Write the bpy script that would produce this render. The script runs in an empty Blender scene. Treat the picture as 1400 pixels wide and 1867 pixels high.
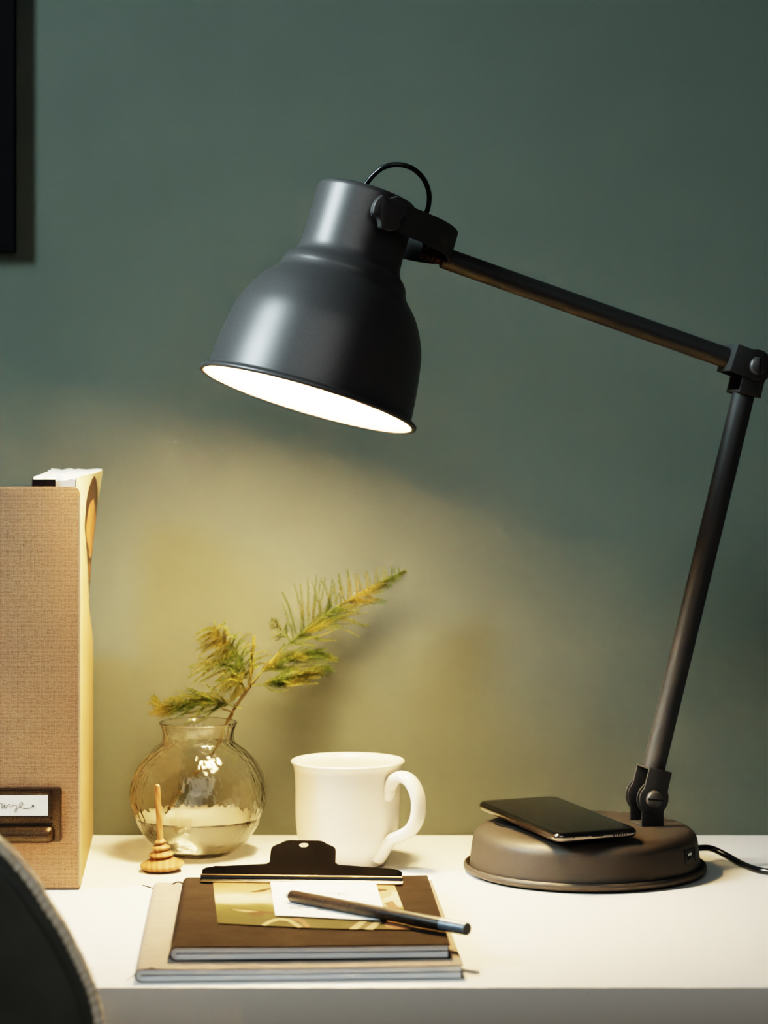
import bpy, bmesh, math, random
from mathutils import Vector, Matrix, noise
random.seed(7)
PI = math.pi
scene = bpy.context.scene
COL = scene.collection
# ------------------------------------------------------------------ camera model
F = 4550.0          # focal length in pixels of the 1400 x 1867 frame
HZ = 740.0          # horizon row
H = 0.3828          # eye height above the desk top
DZ = 0.74           # desk top above the floor
WALL_Y = 2.227

def P(px, py, D):
    """world point seen at a pixel, D metres away"""
    return Vector(((px - 700) * D / F, D, DZ + H - (py - HZ) * D / F))

def PZ(px, py, z):
    """world point seen at a pixel, z above the desk top"""
    D = (H - z) * F / (py - HZ)
    return Vector(((px - 700) * D / F, D, DZ + z))

# ------------------------------------------------------------------ object helpers
ORIG = {}
def link(o, parent=None, origin=(0, 0, 0)):
    COL.objects.link(o)
    origin = Vector(origin)
    ORIG[o.name] = origin
    if parent:
        o.parent = parent
        o.location = origin - ORIG[parent.name]
    else:
        o.location = origin
    return o

def tag(o, label=None, cat=None, group=None, kind=None):
    if label: o['label'] = label
    if cat: o['category'] = cat
    if group: o['group'] = group
    if kind: o['kind'] = kind
    return o

def thing(name, origin, label, cat, group=None):
    o = bpy.data.objects.new(name, None)
    o.empty_display_size = 0.03
    link(o, None, origin)
    return tag(o, label, cat, group)

def obj(name, bm, mats, parent=None, origin=None, smooth=True, angle=40, recalc=True):
    """bm holds world coordinates; becomes ONE mesh object"""
    if origin is None:
        origin = ORIG[parent.name] if parent else Vector((0, 0, 0))
    origin = Vector(origin)
    bmesh.ops.remove_doubles(bm, verts=bm.verts, dist=1e-6)
    if recalc:
        bmesh.ops.recalc_face_normals(bm, faces=bm.faces)
    for f in bm.faces: f.smooth = smooth
    if smooth:
        ca = math.radians(angle)
        for e in bm.edges:
            if len(e.link_faces) == 2 and e.calc_face_angle(0) > ca:
                e.smooth = False
    bmesh.ops.translate(bm, verts=bm.verts, vec=-origin)
    me = bpy.data.meshes.new(name)
    bm.to_mesh(me); bm.free()
    if not isinstance(mats, (list, tuple)): mats = [mats]
    for m in mats: me.materials.append(m)
    o = bpy.data.objects.new(name, me)
    return link(o, parent, origin)

def frame(u):
    """orthonormal pair perpendicular to u"""
    u = u.normalized()
    a = Vector((0, 0, 1)) if abs(u.z) < 0.9 else Vector((1, 0, 0))
    x = u.cross(a).normalized()
    return x, u.cross(x).normalized()

def catmull(pts, n=8):
    pts = [Vector(p) for p in pts]
    if len(pts) < 3: return pts
    out = []
    ext = [pts[0] * 2 - pts[1]] + pts + [pts[-1] * 2 - pts[-2]]
    for i in range(1, len(ext) - 2):
        p0, p1, p2, p3 = ext[i - 1:i + 3]
        for k in range(n):
            t = k / n
            out.append(0.5 * ((2 * p1) + (p2 - p0) * t + (2 * p0 - 5 * p1 + 4 * p2 - p3) * t * t + (3 * p1 - p0 - 3 * p2 + p3) * t ** 3))
    out.append(pts[-1])
    return out

def add_tube(bm, pts, r, segs=10, cap=True, mi=0, flat=None):
    """tube through points; r number or list; flat=(vec, ratio) squashes across vec"""
    pts = [Vector(p) for p in pts]
    n = len(pts)
    rs = r if isinstance(r, (list, tuple)) else [r] * n
    rings = []
    px = None
    for i, p in enumerate(pts):
        d = (pts[min(i + 1, n - 1)] - pts[max(i - 1, 0)]).normalized()
        if px is None:
            px, py = frame(d)
        else:
            px = (px - d * px.dot(d)).normalized()
            py = d.cross(px)
        ring = []
        for k in range(segs):
            a = 2 * PI * k / segs
            off = (px * math.cos(a) + py * math.sin(a)) * rs[i]
            if flat:
                off = off + flat[0] * (off.dot(flat[0]) * (flat[1] - 1))
            ring.append(bm.verts.new(p + off))
        rings.append(ring)
    for i in range(n - 1):
        for k in range(segs):
            f = bm.faces.new((rings[i][k], rings[i][(k + 1) % segs], rings[i + 1][(k + 1) % segs], rings[i + 1][k]))
            f.material_index = mi
    if cap:
        for ring in (rings[0], rings[-1]):
            f = bm.faces.new(ring); f.material_index = mi
    return rings

def add_lathe(bm, prof, c, U=Vector((0, 0, 1)), segs=64, mi=0, fn=None):
    """prof: [(r, h) or (r, h, mi)] revolved about axis U through c; r=0 closes with a pole"""
    c = Vector(c); U = Vector(U).normalized()
    X, Y = frame(U)
    rings = []
    for p in prof:
        r, h = p[0], p[1]
        if r <= 1e-9:
            rings.append([bm.verts.new(c + U * h)])
            continue
        ring = []
        for k in range(segs):
            a = 2 * PI * k / segs
            rr, hh = (r, h) if fn is None else fn(r, h, a)
            ring.append(bm.verts.new(c + (X * math.cos(a) + Y * math.sin(a)) * rr + U * hh))
        rings.append(ring)
    for i in range(len(rings) - 1):
        A, B = rings[i], rings[i + 1]
        m = prof[i + 1][2] if len(prof[i + 1]) > 2 else mi
        for k in range(segs):
            k2 = (k + 1) % segs
            if len(A) == 1 and len(B) == 1: continue
            if len(A) == 1: f = bm.faces.new((A[0], B[k], B[k2]))
            elif len(B) == 1: f = bm.faces.new((A[k], A[k2], B[0]))
            else: f = bm.faces.new((A[k], A[k2], B[k2], B[k]))
            f.material_index = m

def smooth_prof(pts, n=5):
    v = catmull([Vector((a, b, 0)) for a, b in pts], n)
    return [(max(0, p.x), p.y) for p in v]

def add_box(bm, o, X, Y, Z, bevel=0.0, segs=2, mi=0):
    """box from corner o with edge vectors X, Y, Z"""
    o, X, Y, Z = Vector(o), Vector(X), Vector(Y), Vector(Z)
    v = [bm.verts.new(o + X * a + Y * b + Z * c) for c in (0, 1) for b in (0, 1) for a in (0, 1)]
    fs = []
    for q in ((0, 1, 3, 2), (4, 6, 7, 5), (0, 4, 5, 1), (2, 3, 7, 6), (0, 2, 6, 4), (1, 5, 7, 3)):
        f = bm.faces.new([v[i] for i in q]); f.material_index = mi; fs.append(f)
    bmesh.ops.recalc_face_normals(bm, faces=fs)
    if bevel > 0:
        es = list({e for f in fs for e in f.edges})
        bmesh.ops.bevel(bm, geom=es, offset=bevel, segments=segs, profile=0.5, affect='EDGES', clamp_overlap=True)
    return fs

def add_prism(bm, outline, N, mi=0, bevel=0.0, segs=2):
    """closed outline (world points) extruded along N"""
    N = Vector(N)
    a = [bm.verts.new(Vector(p)) for p in outline]
    b = [bm.verts.new(Vector(p) + N) for p in outline]
    n = len(a)
    fs = [bm.faces.new(a), bm.faces.new(list(reversed(b)))]
    for i in range(n):
        fs.append(bm.faces.new((a[i], b[i], b[(i + 1) % n], a[(i + 1) % n])))
    for f in fs: f.material_index = mi
    bmesh.ops.recalc_face_normals(bm, faces=fs)
    if bevel > 0:
        es = [e for f in fs[:2] for e in f.edges]
        bmesh.ops.bevel(bm, geom=list(set(es)), offset=bevel, segments=segs, profile=0.5, affect='EDGES', clamp_overlap=True)
    return fs

def round_poly(pts, rad, n=5):
    """2D outline with rounded corners; rad number or list"""
    out = []
    m = len(pts)
    for i in range(m):
        p0, p1, p2 = Vector(pts[i - 1]), Vector(pts[i]), Vector(pts[(i + 1) % m])
        r = rad[i] if isinstance(rad, (list, tuple)) else rad
        d1, d2 = (p0 - p1), (p2 - p1)
        L = min(r, d1.length * .49, d2.length * .49)
        a, b = p1 + d1.normalized() * L, p1 + d2.normalized() * L
        if L < 1e-6: out.append(p1); continue
        for k in range(n + 1):
            t = k / n
            out.append(a * (1 - t) ** 2 + p1 * 2 * t * (1 - t) + b * t * t)
    return out

def newbm(): return bmesh.new()

# ------------------------------------------------------------------ materials
def mat(name, color, rough=0.5, metal=0.0, spec=0.5, coat=0.0, sheen=0.0, subs=0.0):
    m = bpy.data.materials.new(name); m.use_nodes = True
    b = m.node_tree.nodes['Principled BSDF']
    b.inputs['Base Color'].default_value = (*color, 1)
    b.inputs['Roughness'].default_value = rough
    b.inputs['Metallic'].default_value = metal
    b.inputs['Specular IOR Level'].default_value = spec
    b.inputs['Coat Weight'].default_value = coat
    b.inputs['Sheen Weight'].default_value = sheen
    return m

def N(m, t, **kw):
    n = m.node_tree.nodes.new(t)
    for k, v in kw.items():
        if k in n.inputs.keys(): n.inputs[k].default_value = v
        else: setattr(n, k, v)
    return n
def L(m, a, b): m.node_tree.links.new(a, b)
def bsdf(m): return m.node_tree.nodes['Principled BSDF']

def noisy(m, c1, c2, scale=50, detail=4, vec=(1, 1, 1), bump=0.0, bdist=0.0005, bscale=None, lo=.3, hi=.7):
    """mix two colours by noise in object space, optional bump"""
    tc = N(m, 'ShaderNodeTexCoord')
    mp = N(m, 'ShaderNodeMapping'); mp.inputs['Scale'].default_value = vec
    L(m, tc.outputs['Object'], mp.inputs['Vector'])
    nz = N(m, 'ShaderNodeTexNoise', Scale=scale, Detail=detail)
    L(m, mp.outputs['Vector'], nz.inputs['Vector'])
    cr = N(m, 'ShaderNodeValToRGB')
    cr.color_ramp.elements[0].position = lo; cr.color_ramp.elements[1].position = hi
    cr.color_ramp.elements[0].color = (*c1, 1); cr.color_ramp.elements[1].color = (*c2, 1)
    L(m, nz.outputs['Fac'], cr.inputs['Fac'])
    L(m, cr.outputs['Color'], bsdf(m).inputs['Base Color'])
    if bump:
        n2 = N(m, 'ShaderNodeTexNoise', Scale=bscale or scale, Detail=3)
        L(m, mp.outputs['Vector'], n2.inputs['Vector'])
        bp = N(m, 'ShaderNodeBump', Strength=bump, Distance=bdist)
        L(m, n2.outputs['Fac'], bp.inputs['Height'])
        L(m, bp.outputs['Normal'], bsdf(m).inputs['Normal'])
    return m

M = {}
M['wall'] = noisy(mat('wall_paint', (.2, .25, .2), .75, spec=.25), (.107, .120, .103), (.114, .128, .110), 6, 3, bump=.12, bdist=.0006, bscale=700)
M['floor'] = noisy(mat('floor_wood', (.2, .15, .1), .5), (.16, .11, .07), (.26, .18, .12), 6, 5, (1, 12, 1))
M['desk'] = mat('desk_white', (.82, .79, .755), .42, spec=.4)
M['desk_face'] = mat('desk_front_tone', (.60, .52, .45), .5, spec=.3)  # front face warmer and darker in tone than the top
M['desk_leg'] = mat('desk_leg_white', (.75, .74, .72), .4)
def lampmat(name, c, rough, mt=.35):
    m = mat(name, c, rough, metal=mt, spec=.5)
    noisy(m, tuple(x * .92 for x in c), tuple(x * 1.06 for x in c), 900, 2, bump=.10, bdist=.0002, bscale=2500)
    return m
M['lamp'] = lampmat('lamp_grey_powder', (.108, .097, .094), .40)
M['lamp_base'] = lampmat('lamp_base_powder', (.054, .045, .037), .50, .0)
M['arm'] = lampmat('lamp_arm_powder', (.044, .040, .038), .58, .0)
M['lamp_in'] = mat('lamp_inner_white', (.9, .88, .84), .5)
M['black_plastic'] = mat('black_plastic', (.012, .012, .013), .35)
M['cable'] = mat('cable_black', (.010, .010, .011), .25)
M['copper'] = mat('bolt_copper', (.07, .036, .02), .45, metal=1)
M['dark_hole'] = mat('dark_hole', (.004, .004, .004), .7)
M['chrome'] = mat('usb_chrome', (.7, .68, .65), .25, metal=1)
m = bpy.data.materials.new('bulb_glow'); m.use_nodes = True
m.node_tree.nodes.remove(bsdf(m))
em = N(m, 'ShaderNodeEmission', Strength=480.0); em.inputs['Color'].default_value = (1, .71, .36, 1)
L(m, em.outputs[0], m.node_tree.nodes['Material Output'].inputs['Surface'])
M['bulb'] = m
M['phone_glass'] = mat('phone_glass', (.006, .006, .007), .12, spec=.5)
M['phone_frame'] = mat('phone_frame', (.16, .15, .15), .22, metal=1)
M['mug'] = mat('mug_glaze', (.70, .655, .585), .12, spec=.5, coat=.3)
M['frame'] = mat('frame_black', (.006, .006, .007), .4, spec=.2)
M['frame_pic'] = mat('frame_print', (.010, .010, .011), .5, spec=.15)
def wood(name, a, b):
    m = mat(name, a, .5)
    tc = N(m, 'ShaderNodeTexCoord'); mp = N(m, 'ShaderNodeMapping')
    mp.inputs['Rotation'].default_value = (0, .5, .6); mp.inputs['Scale'].default_value = (1, .12, .5)
    L(m, tc.outputs['Object'], mp.inputs['Vector'])
    w = N(m, 'ShaderNodeTexWave', Scale=85, Distortion=3, Detail=2)
    L(m, mp.outputs['Vector'], w.inputs['Vector'])
    cr = N(m, 'ShaderNodeValToRGB')
    cr.color_ramp.elements[0].color = (*a, 1); cr.color_ramp.elements[1].color = (*b, 1)
    L(m, w.outputs['Fac'], cr.inputs['Fac']); L(m, cr.outputs['Color'], bsdf(m).inputs['Base Color'])
    return m
M['wood'] = wood('pale_wood', (.24, .118, .054), (.35, .195, .102))
# woven linen of the magazine file
m = mat('woven_linen', (.4, .27, .17), .8, spec=.2)
tc = N(m, 'ShaderNodeTexCoord'); mp = N(m, 'ShaderNodeMapping')
L(m, tc.outputs['Object'], mp.inputs['Vector'])
nz = N(m, 'ShaderNodeTexNoise', Scale=240, Detail=2)
L(m, mp.outputs['Vector'], nz.inputs['Vector'])
va = N(m, 'ShaderNodeVectorMath', operation='SCALE'); va.inputs['Scale'].default_value = .0016
L(m, nz.outputs['Color'], va.inputs[0])
vb = N(m, 'ShaderNodeVectorMath', operation='ADD'); L(m, mp.outputs['Vector'], vb.inputs[0]); L(m, va.outputs[0], vb.inputs[1])
wx = N(m, 'ShaderNodeTexWave', Scale=330, bands_direction='X'); L(m, vb.outputs[0], wx.inputs['Vector'])
wz = N(m, 'ShaderNodeTexWave', Scale=290, bands_direction='Z'); L(m, vb.outputs[0], wz.inputs['Vector'])
mul = N(m, 'ShaderNodeMath', operation='ADD'); L(m, wx.outputs['Fac'], mul.inputs[0]); L(m, wz.outputs['Fac'], mul.inputs[1])
nf = N(m, 'ShaderNodeTexNoise', Scale=450, Detail=2); L(m, mp.outputs['Vector'], nf.inputs['Vector'])
ad = N(m, 'ShaderNodeMath', operation='MULTIPLY_ADD'); ad.inputs[1].default_value = .9
L(m, nf.outputs['Fac'], ad.inputs[0]); L(m, mul.outputs[0], ad.inputs[2])
cr = N(m, 'ShaderNodeValToRGB')
cr.color_ramp.elements[0].position = .45; cr.color_ramp.elements[1].position = 1.0
mr = N(m, 'ShaderNodeMapRange'); mr.inputs['From Max'].default_value = 2.2
L(m, ad.outputs[0], mr.inputs['Value']); L(m, mr.outputs[0], cr.inputs['Fac'])
cr.color_ramp.elements[0].position = .25; cr.color_ramp.elements[1].position = .75
cr.color_ramp.elements[0].color = (.135, .068, .036, 1); cr.color_ramp.elements[1].color = (.41, .262, .172, 1)
L(m, cr.outputs['Color'], bsdf(m).inputs['Base Color'])
bp = N(m, 'ShaderNodeBump', Strength=.35, Distance=.0006); L(m, mr.outputs[0], bp.inputs['Height'])
L(m, bp.outputs['Normal'], bsdf(m).inputs['Normal'])
M['linen'] = m
M['file_side'] = noisy(mat('file_side', (.5, .38, .22), .7), (.25, .165, .088), (.285, .19, .10), 300, 3, bump=.05, bscale=900)
M['file_highlight'] = mat('file_highlight', (.42, .31, .19), .7)
M['bronze'] = noisy(mat('label_holder_bronze', (.12, .08, .05), .38, metal=.7), (.030, .021, .014), (.115, .083, .055), 1800, 2, bump=.35, bdist=.0003, bscale=1800)
M['paper'] = mat('white_paper', (.82, .82, .80), .8, spec=.2)
M['pages'] = noisy(mat('page_edges', (.7, .7, .7), .8), (.74, .74, .74), (.90, .90, .90), 120, 4, (.2, .2, 9))
M['ink'] = mat('ink', (.01, .01, .012), .5)
M['ink_faint'] = mat('ink_faint', (.16, .15, .16), .7)
M['mag_white'] = noisy(mat('magazine_cover', (.8, .72, .5), .45), (.30, .25, .165), (.34, .285, .19), 20)
M['mag_black'] = mat('magazine_black', (.012, .010, .010), .4)
M['mag_hair'] = noisy(mat('print_dark_hair', (.03, .015, .01), .45), (.008, .004, .003), (.018, .009, .006), 100, 4, (1, 1, .2))
M['mag_skin'] = noisy(mat('print_skin', (.6, .3, .12), .45), (.22, .095, .04), (.30, .14, .065), 25)
M['kraft'] = noisy(mat('kraft_beige', (.46, .36, .26), .9, spec=.08), (.27, .222, .188), (.32, .262, .222), 90, 5, bump=.08, bscale=800)
M['brown'] = noisy(mat('brown_cover', (.11, .065, .03), .85, spec=.06), (.028, .0215, .0170), (.040, .031, .0245), 60, 6, bump=.1, bscale=500)
M['brown_dark'] = mat('brown_edge', (.02, .013, .009), .6)
M['clip'] = mat('clip_black', (.008, .007, .006), .22, metal=.0, spec=.6)
M['clip_edge'] = mat('clip_gold_highlight', (.30, .22, .14), .28, metal=1)  # gold highlights along the jaw ridges, put into the colour
M['pencil'] = noisy(mat('pencil_dark', (.03, .022, .018), .4), (.016, .012, .010), (.050, .036, .028), 500, 3, bump=.1, bscale=600)
M['pencil_cap'] = mat('pencil_grey', (.16, .18, .205), .38, metal=.3)
M['pencil_tip'] = mat('pencil_tip', (.50, .47, .44), .5)
M['pencil_end'] = mat('pencil_end_dark', (.05, .055, .06), .35)
M['velvet'] = noisy(mat('chair_velvet', (.07, .075, .07), .8, sheen=.6), (.105, .103, .088), (.18, .176, .15), 14, 3)
M['piping'] = noisy(mat('chair_piping', (.45, .33, .22), .85), (.90, .76, .58), (.97, .86, .70), 120, 3, bump=.2, bdist=.001, bscale=160)
M['chair_leg'] = mat('chair_leg_black', (.015, .015, .015), .4, metal=.5)
M['stem'] = noisy(mat('fern_stem', (.12, .08, .03), .6), (.055, .045, .014), (.11, .075, .026), 150)
# glass
def glass(name, color, rough, ior, bump=0, scale=60, bdist=.001, stretch=.5, bright_mix=0):
    m = bpy.data.materials.new(name); m.use_nodes = True
    m.node_tree.nodes.remove(bsdf(m))
    g = N(m, 'ShaderNodeBsdfGlass', Roughness=rough, IOR=ior); g.inputs['Color'].default_value = (*color, 1)
    out = m.node_tree.nodes['Material Output'].inputs['Surface']
    if bright_mix:
        d = N(m, 'ShaderNodeBsdfDiffuse'); d.inputs['Color'].default_value = (.86, .80, .66, 1)
        mx = N(m, 'ShaderNodeMixShader'); mx.inputs[0].default_value = bright_mix
        L(m, g.outputs[0], mx.inputs[1]); L(m, d.outputs[0], mx.inputs[2]); L(m, mx.outputs[0], out)
    else:
        L(m, g.outputs[0], out)
    if bump:
        tc = N(m, 'ShaderNodeTexCoord')
        mp = N(m, 'ShaderNodeMapping'); mp.inputs['Scale'].default_value = (1, 1, stretch)
        L(m, tc.outputs['Object'], mp.inputs['Vector'])
        v = N(m, 'ShaderNodeTexNoise', Scale=scale, Detail=1); L(m, mp.outputs['Vector'], v.inputs['Vector'])
        bp = N(m, 'ShaderNodeBump', Strength=bump, Distance=bdist)
        L(m, v.outputs['Fac'], bp.inputs['Height']); L(m, bp.outputs['Normal'], g.inputs['Normal'])
    return m
M['vase'] = glass('vase_clear', (.985, .98, .965), 0, 1.45, .45, 170, .0020)
M['water'] = glass('water', (.98, .97, .93), 0, 1.33, .5, 120, .0015, .7)
M['water_top'] = glass('water_surface', (.99, .98, .95), 0, 1.33, bright_mix=.32)  # cream diffuse mixed in to paint the bright look of the water surface
# fern leaves
m = mat('fern_leaf', (.2, .22, .04), .6)
noisy(m, (.105, .155, .042), (.35, .27, .085), 32, 3, lo=.36, hi=.66)
b = bsdf(m)
tl = N(m, 'ShaderNodeBsdfTranslucent'); mixs = N(m, 'ShaderNodeMixShader'); mixs.inputs[0].default_value = .35
crn = [n for n in m.node_tree.nodes if n.type == 'VALTORGB'][0]
L(m, crn.outputs['Color'], tl.inputs['Color']); L(m, b.outputs[0], mixs.inputs[1]); L(m, tl.outputs[0], mixs.inputs[2])
L(m, mixs.outputs[0], m.node_tree.nodes['Material Output'].inputs['Surface'])
M['leaf'] = m
# photo print: blurred warm bands
m = mat('photo_print', (.5, .4, .2), .5, spec=.12)
tc = N(m, 'ShaderNodeTexCoord'); sx = N(m, 'ShaderNodeSeparateXYZ'); L(m, tc.outputs['Object'], sx.inputs[0])
nz = N(m, 'ShaderNodeTexNoise', Scale=22, Detail=1); L(m, tc.outputs['Object'], nz.inputs['Vector'])
ma = N(m, 'ShaderNodeMath', operation='MULTIPLY_ADD'); ma.inputs[1].default_value = .045
L(m, nz.outputs['Fac'], ma.inputs[0]); L(m, sx.outputs['Y'], ma.inputs[2])
mr = N(m, 'ShaderNodeMapRange'); mr.inputs['From Min'].default_value = -.075 + .022; mr.inputs['From Max'].default_value = .085 + .022
L(m, ma.outputs[0], mr.inputs['Value'])
cr = N(m, 'ShaderNodeValToRGB'); L(m, mr.outputs[0], cr.inputs['Fac'])
el = cr.color_ramp.elements
stops = [(0, (.055, .046, .018)), (.2, (.07, .062, .024)), (.36, (.12, .10, .04)), (.46, (.42, .36, .25)), (.62, (.50, .42, .30)), (.74, (.30, .21, .115)), (.85, (.22, .14, .068)), (1, (.21, .13, .06))]
el[0].position, el[0].color = stops[0][0], (*stops[0][1], 1)
el[1].position, el[1].color = stops[-1][0], (*stops[-1][1], 1)
for s, c in stops[1:-1]:
    e = el.new(s); e.color = (*c, 1)
L(m, cr.outputs['Color'], bsdf(m).inputs['Base Color'])
M['photo'] = m
M['photo_dark'] = mat('photo_print_brown', (.07, .035, .018), .5, spec=.12)
M['photo_pale'] = mat('photo_print_cream', (.32, .235, .145), .5, spec=.12)
M['photo_rose'] = mat('photo_print_rose', (.17, .09, .055), .5, spec=.12)
# ruled note paper
m = mat('note_paper', (.82, .80, .76), .8, spec=.2)
tc = N(m, 'ShaderNodeTexCoord'); w = N(m, 'ShaderNodeTexWave', Scale=52, bands_direction='Y'); L(m, tc.outputs['Object'], w.inputs['Vector'])
cr = N(m, 'ShaderNodeValToRGB'); cr.color_ramp.elements[0].position = 0; cr.color_ramp.elements[1].position = .12
cr.color_ramp.elements[0].color = (.62, .60, .58, 1); cr.color_ramp.elements[1].color = (.86, .84, .80, 1)
L(m, w.outputs['Fac'], cr.inputs['Fac']); L(m, cr.outputs['Color'], bsdf(m).inputs['Base Color'])
M['note'] = m

# ------------------------------------------------------------------ setting
bm = newbm(); add_box(bm, (-3, WALL_Y, 0), (6, 0, 0), (0, .12, 0), (0, 0, 2.7))
tag(obj('wall_back', bm, M['wall'], smooth=False), kind='structure')
bm = newbm(); add_box(bm, (-3, -1.5, -.1), (6, 0, 0), (0, 1.5 + WALL_Y, 0), (0, 0, .1))
tag(obj('floor', bm, M['floor'], smooth=False), kind='structure')

# ------------------------------------------------------------------ desk
DF = H * F / (1800 - HZ)    # front edge distance
dk = thing('desk', (0, (DF + WALL_Y) / 2, 0), 'white desk with a square front edge standing against the green wall', 'desk')
bm = newbm(); add_box(bm, (-.85, DF, DZ - .05), (1.7, 0, 0), (0, WALL_Y - .001 - DF, 0), (0, 0, .05), .0012, 2)
top = obj('desk_top', bm, [M['desk'], M['desk_face']], dk)
for pl in top.data.polygons:
    if pl.normal.y < -.9: pl.material_index = 1
for sx in (-.80, .75):
    for sy in (DF + .04, WALL_Y - .09):
        bm = newbm(); add_box(bm, (sx, sy, 0), (.05, 0, 0), (0, .05, 0), (0, 0, DZ - .05), .003)
        obj('leg', bm, M['desk_leg'], dk)

# ------------------------------------------------------------------ desk lamp
def lm(name, bm, m, par=None, **k): return obj(name, bm, M[m] if isinstance(m, str) else m, par or lamp, **k)
BC = Vector((.1652, 2.054, DZ))
lamp = thing('desk_lamp', BC, 'dark grey metal desk lamp with bell shade and jointed arm, switched on over the desk', 'lamp')
base = None
bm = newbm()
R0 = .1
prof = [(0, .0015), (.094, .0015), (.0975, .0018), (.0992, .0030), (.0998, .0050), (.0992, .0070), (.0978, .0078), (.0965, .0070), (.0958, .0050), (.0949, .0046), (.0946, .0075)]
prof += [(.0941, .012), (.0932, .020), (.0922, .0265)]
for k in range(1, 9):
    a = k / 8 * PI / 2
    prof.append((.0922 - .0125 + .0125 * math.cos(a) - .0006 * k / 8, .0265 + .0105 * math.sin(a)))
prof += [(.06, .0374), (.03, .0375), (0, .0375)]
add_lathe(bm, prof, BC, segs=128)
base = lm('base', bm, 'lamp_base', angle=60)
tag(base, 'round brown-grey weighted base of the lamp')
bm = newbm(); add_lathe(bm, [(0, 0), (.093, 0), (.093, .0017), (0, .0017)], BC, segs=96)
lm('foot_ring', bm, 'black_plastic', base)
PC = Vector((.122, 2.066, DZ + .0374))
bm = newbm(); add_lathe(bm, [(0, 0), (.031, 0), (.031, .0015), (.0302, .002), (0, .002)], PC, segs=64)
tag(lm('charging_pad', bm, 'black_plastic', base), 'black round charging pad')
# usb port on the right flank
ang = math.radians(-29)
for_n = Vector((math.cos(ang), math.sin(ang), .06)).normalized()
tx = Vector((-math.sin(ang), math.cos(ang), 0)); tz = for_n.cross(tx)
if tz.z < 0: tz = -tz
uc = BC + Vector((math.cos(ang), math.sin(ang), 0)) * .0917 + Vector((0, 0, .0205))
bm = newbm()
for a0, a1, b0, b1 in ((-.0105, .0105, .0048, .0056), (-.0105, .0105, -.0056, -.0048), (-.0105, -.0097, -.0056, .0056), (.0097, .0105, -.0056, .0056)):
    add_box(bm, uc + tx * a0 + tz * b0 - for_n * .004, tx * (a1 - a0), tz * (b1 - b0), for_n * .0052)
ub = lm('usb_port', bm, 'dark_hole', base, smooth=False)
bm = newbm(); add_box(bm, uc - tx * .0060 - tz * .0028 - for_n * .004, tx * .0120, tz * .0056, for_n * .0055, mi=0)
add_box(bm, uc - tx * .0055 + tz * .0004 - for_n * .003, tx * .0070, tz * .0022, for_n * .0047, mi=1)
add_box(bm, uc + tx * .0020 - tz * .0024 - for_n * .003, tx * .0007, tz * .0048, for_n * .0047, mi=1)
# one mesh: dark slot with its bright contact plates
obj('usb_slot', bm, [M['dark_hole'], M['chrome']], base, smooth=False)

YAW = math.radians(16)
E = Vector((math.cos(YAW), math.sin(YAW), 0))      # along the arm plane, to the right and away
W = Vector((math.sin(YAW), -math.cos(YAW), 0))     # across the joint, towards the viewer
UP = Vector((0, 0, 1))
J0 = P(1179, 1452, 2.062)                            # lower pivot (middle of the joint)
J1 = J0 + (P(1371, 668, 2.084) - J0)
armdir = (J1 - J0).normalized()
armdir = (armdir - W * armdir.dot(W)).normalized()
def disc_plate(bm, c, r, n, th, segs=40):
    add_lathe(bm, [(0, 0), (r - .0006, 0), (r, .0005), (r, th - .0005), (r - .0006, th), (0, th)], c, n, segs)
def cheek(bm, c, n, th, axis, rdisc, wid, length):
    """plate: disc round the pivot plus a tab running along axis"""
    side = axis.cross(n).normalized()
    pts = []
    a0 = math.asin(min(1, wid / rdisc))
    for k in range(33):
        a = a0 + (2 * PI - 2 * a0) * k / 32
        pts.append(c + axis * math.cos(a) * rdisc + side * math.sin(a) * rdisc)
    pts = [c + axis * length + side * wid] + pts + [c + axis * length - side * wid]
    add_prism(bm, pts, n * th, bevel=.0005)
def screw(bm, c, n, r, h, slot_dir):
    prof = [(r, 0), (r, h * .5), (r * .93, h * .8), (r * .75, h), (0, h * 1.04)]
    add_lathe(bm, prof, c, n, 36, mi=0)
    s2 = slot_dir.cross(n).normalized()
    add_box(bm, c - slot_dir * r * .93 - s2 * r * .09 + n * h * .55, slot_dir * r * 1.86, s2 * r * .18, n * h * .53, mi=1)

GAP = .0125
# lower joint: foot bracket bolted on the base and the arm's fork turning in it
bm = newbm()
foot = Vector((J0.x, J0.y, DZ + .0370))
ax = Vector((0, 0, -1))
for s in (1, -1):
    c = J0 + W * (GAP * s) - W * .001
    cheek(bm, c, W, .002, ax, .0140, .0097, (J0.z - foot.z))
add_box(bm, foot - E * .0097 - W * (GAP + .001), E * .0194, W * (2 * GAP + .002), UP * .002, .0004)
fj = lm('base_joint', bm, 'arm')
bm = newbm()
for s in (1, -1):
    c = J0 + W * ((GAP + .0021) * s if s > 0 else -(GAP - .0012)) - W * .001
    cheek(bm, c, W, .002, armdir, .0125, .0103, .0245)
add_box(bm, J0 + armdir * .0225 - W * (GAP - .001) - armdir.cross(W) * .0103, armdir.cross(W) * .0206, W * (2 * GAP), armdir * .002, .0004)
lm('fork', bm, 'arm', fj)
bm = newbm(); screw(bm, J0 + W * (GAP + .003), W, .0072, .0042, (E * .99 - UP * .14).normalized())
obj('screw', bm, [M['lamp'], M['dark_hole']], fj)
# lower arm
bm = newbm(); add_tube(bm, [J0 + armdir * .0235, J0 + armdir * ((J1 - J0).dot(armdir) - .0235)], .0094, 28)
lm('lower_arm', bm, 'arm', angle=60)
J1 = J0 + armdir * (J1 - J0).dot(armdir)

# head frame
PHI = math.radians(7.5); TL = math.radians(16.3)
U = Vector((math.sin(TL) * math.cos(PHI), math.sin(PHI), math.cos(TL) * math.cos(PHI)))   # shade axis, pointing up
DH = 1.995
OC = P(561, 727, DH)                       # centre of the opening
S = DH / F                                 # metres per pixel at the head
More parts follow.
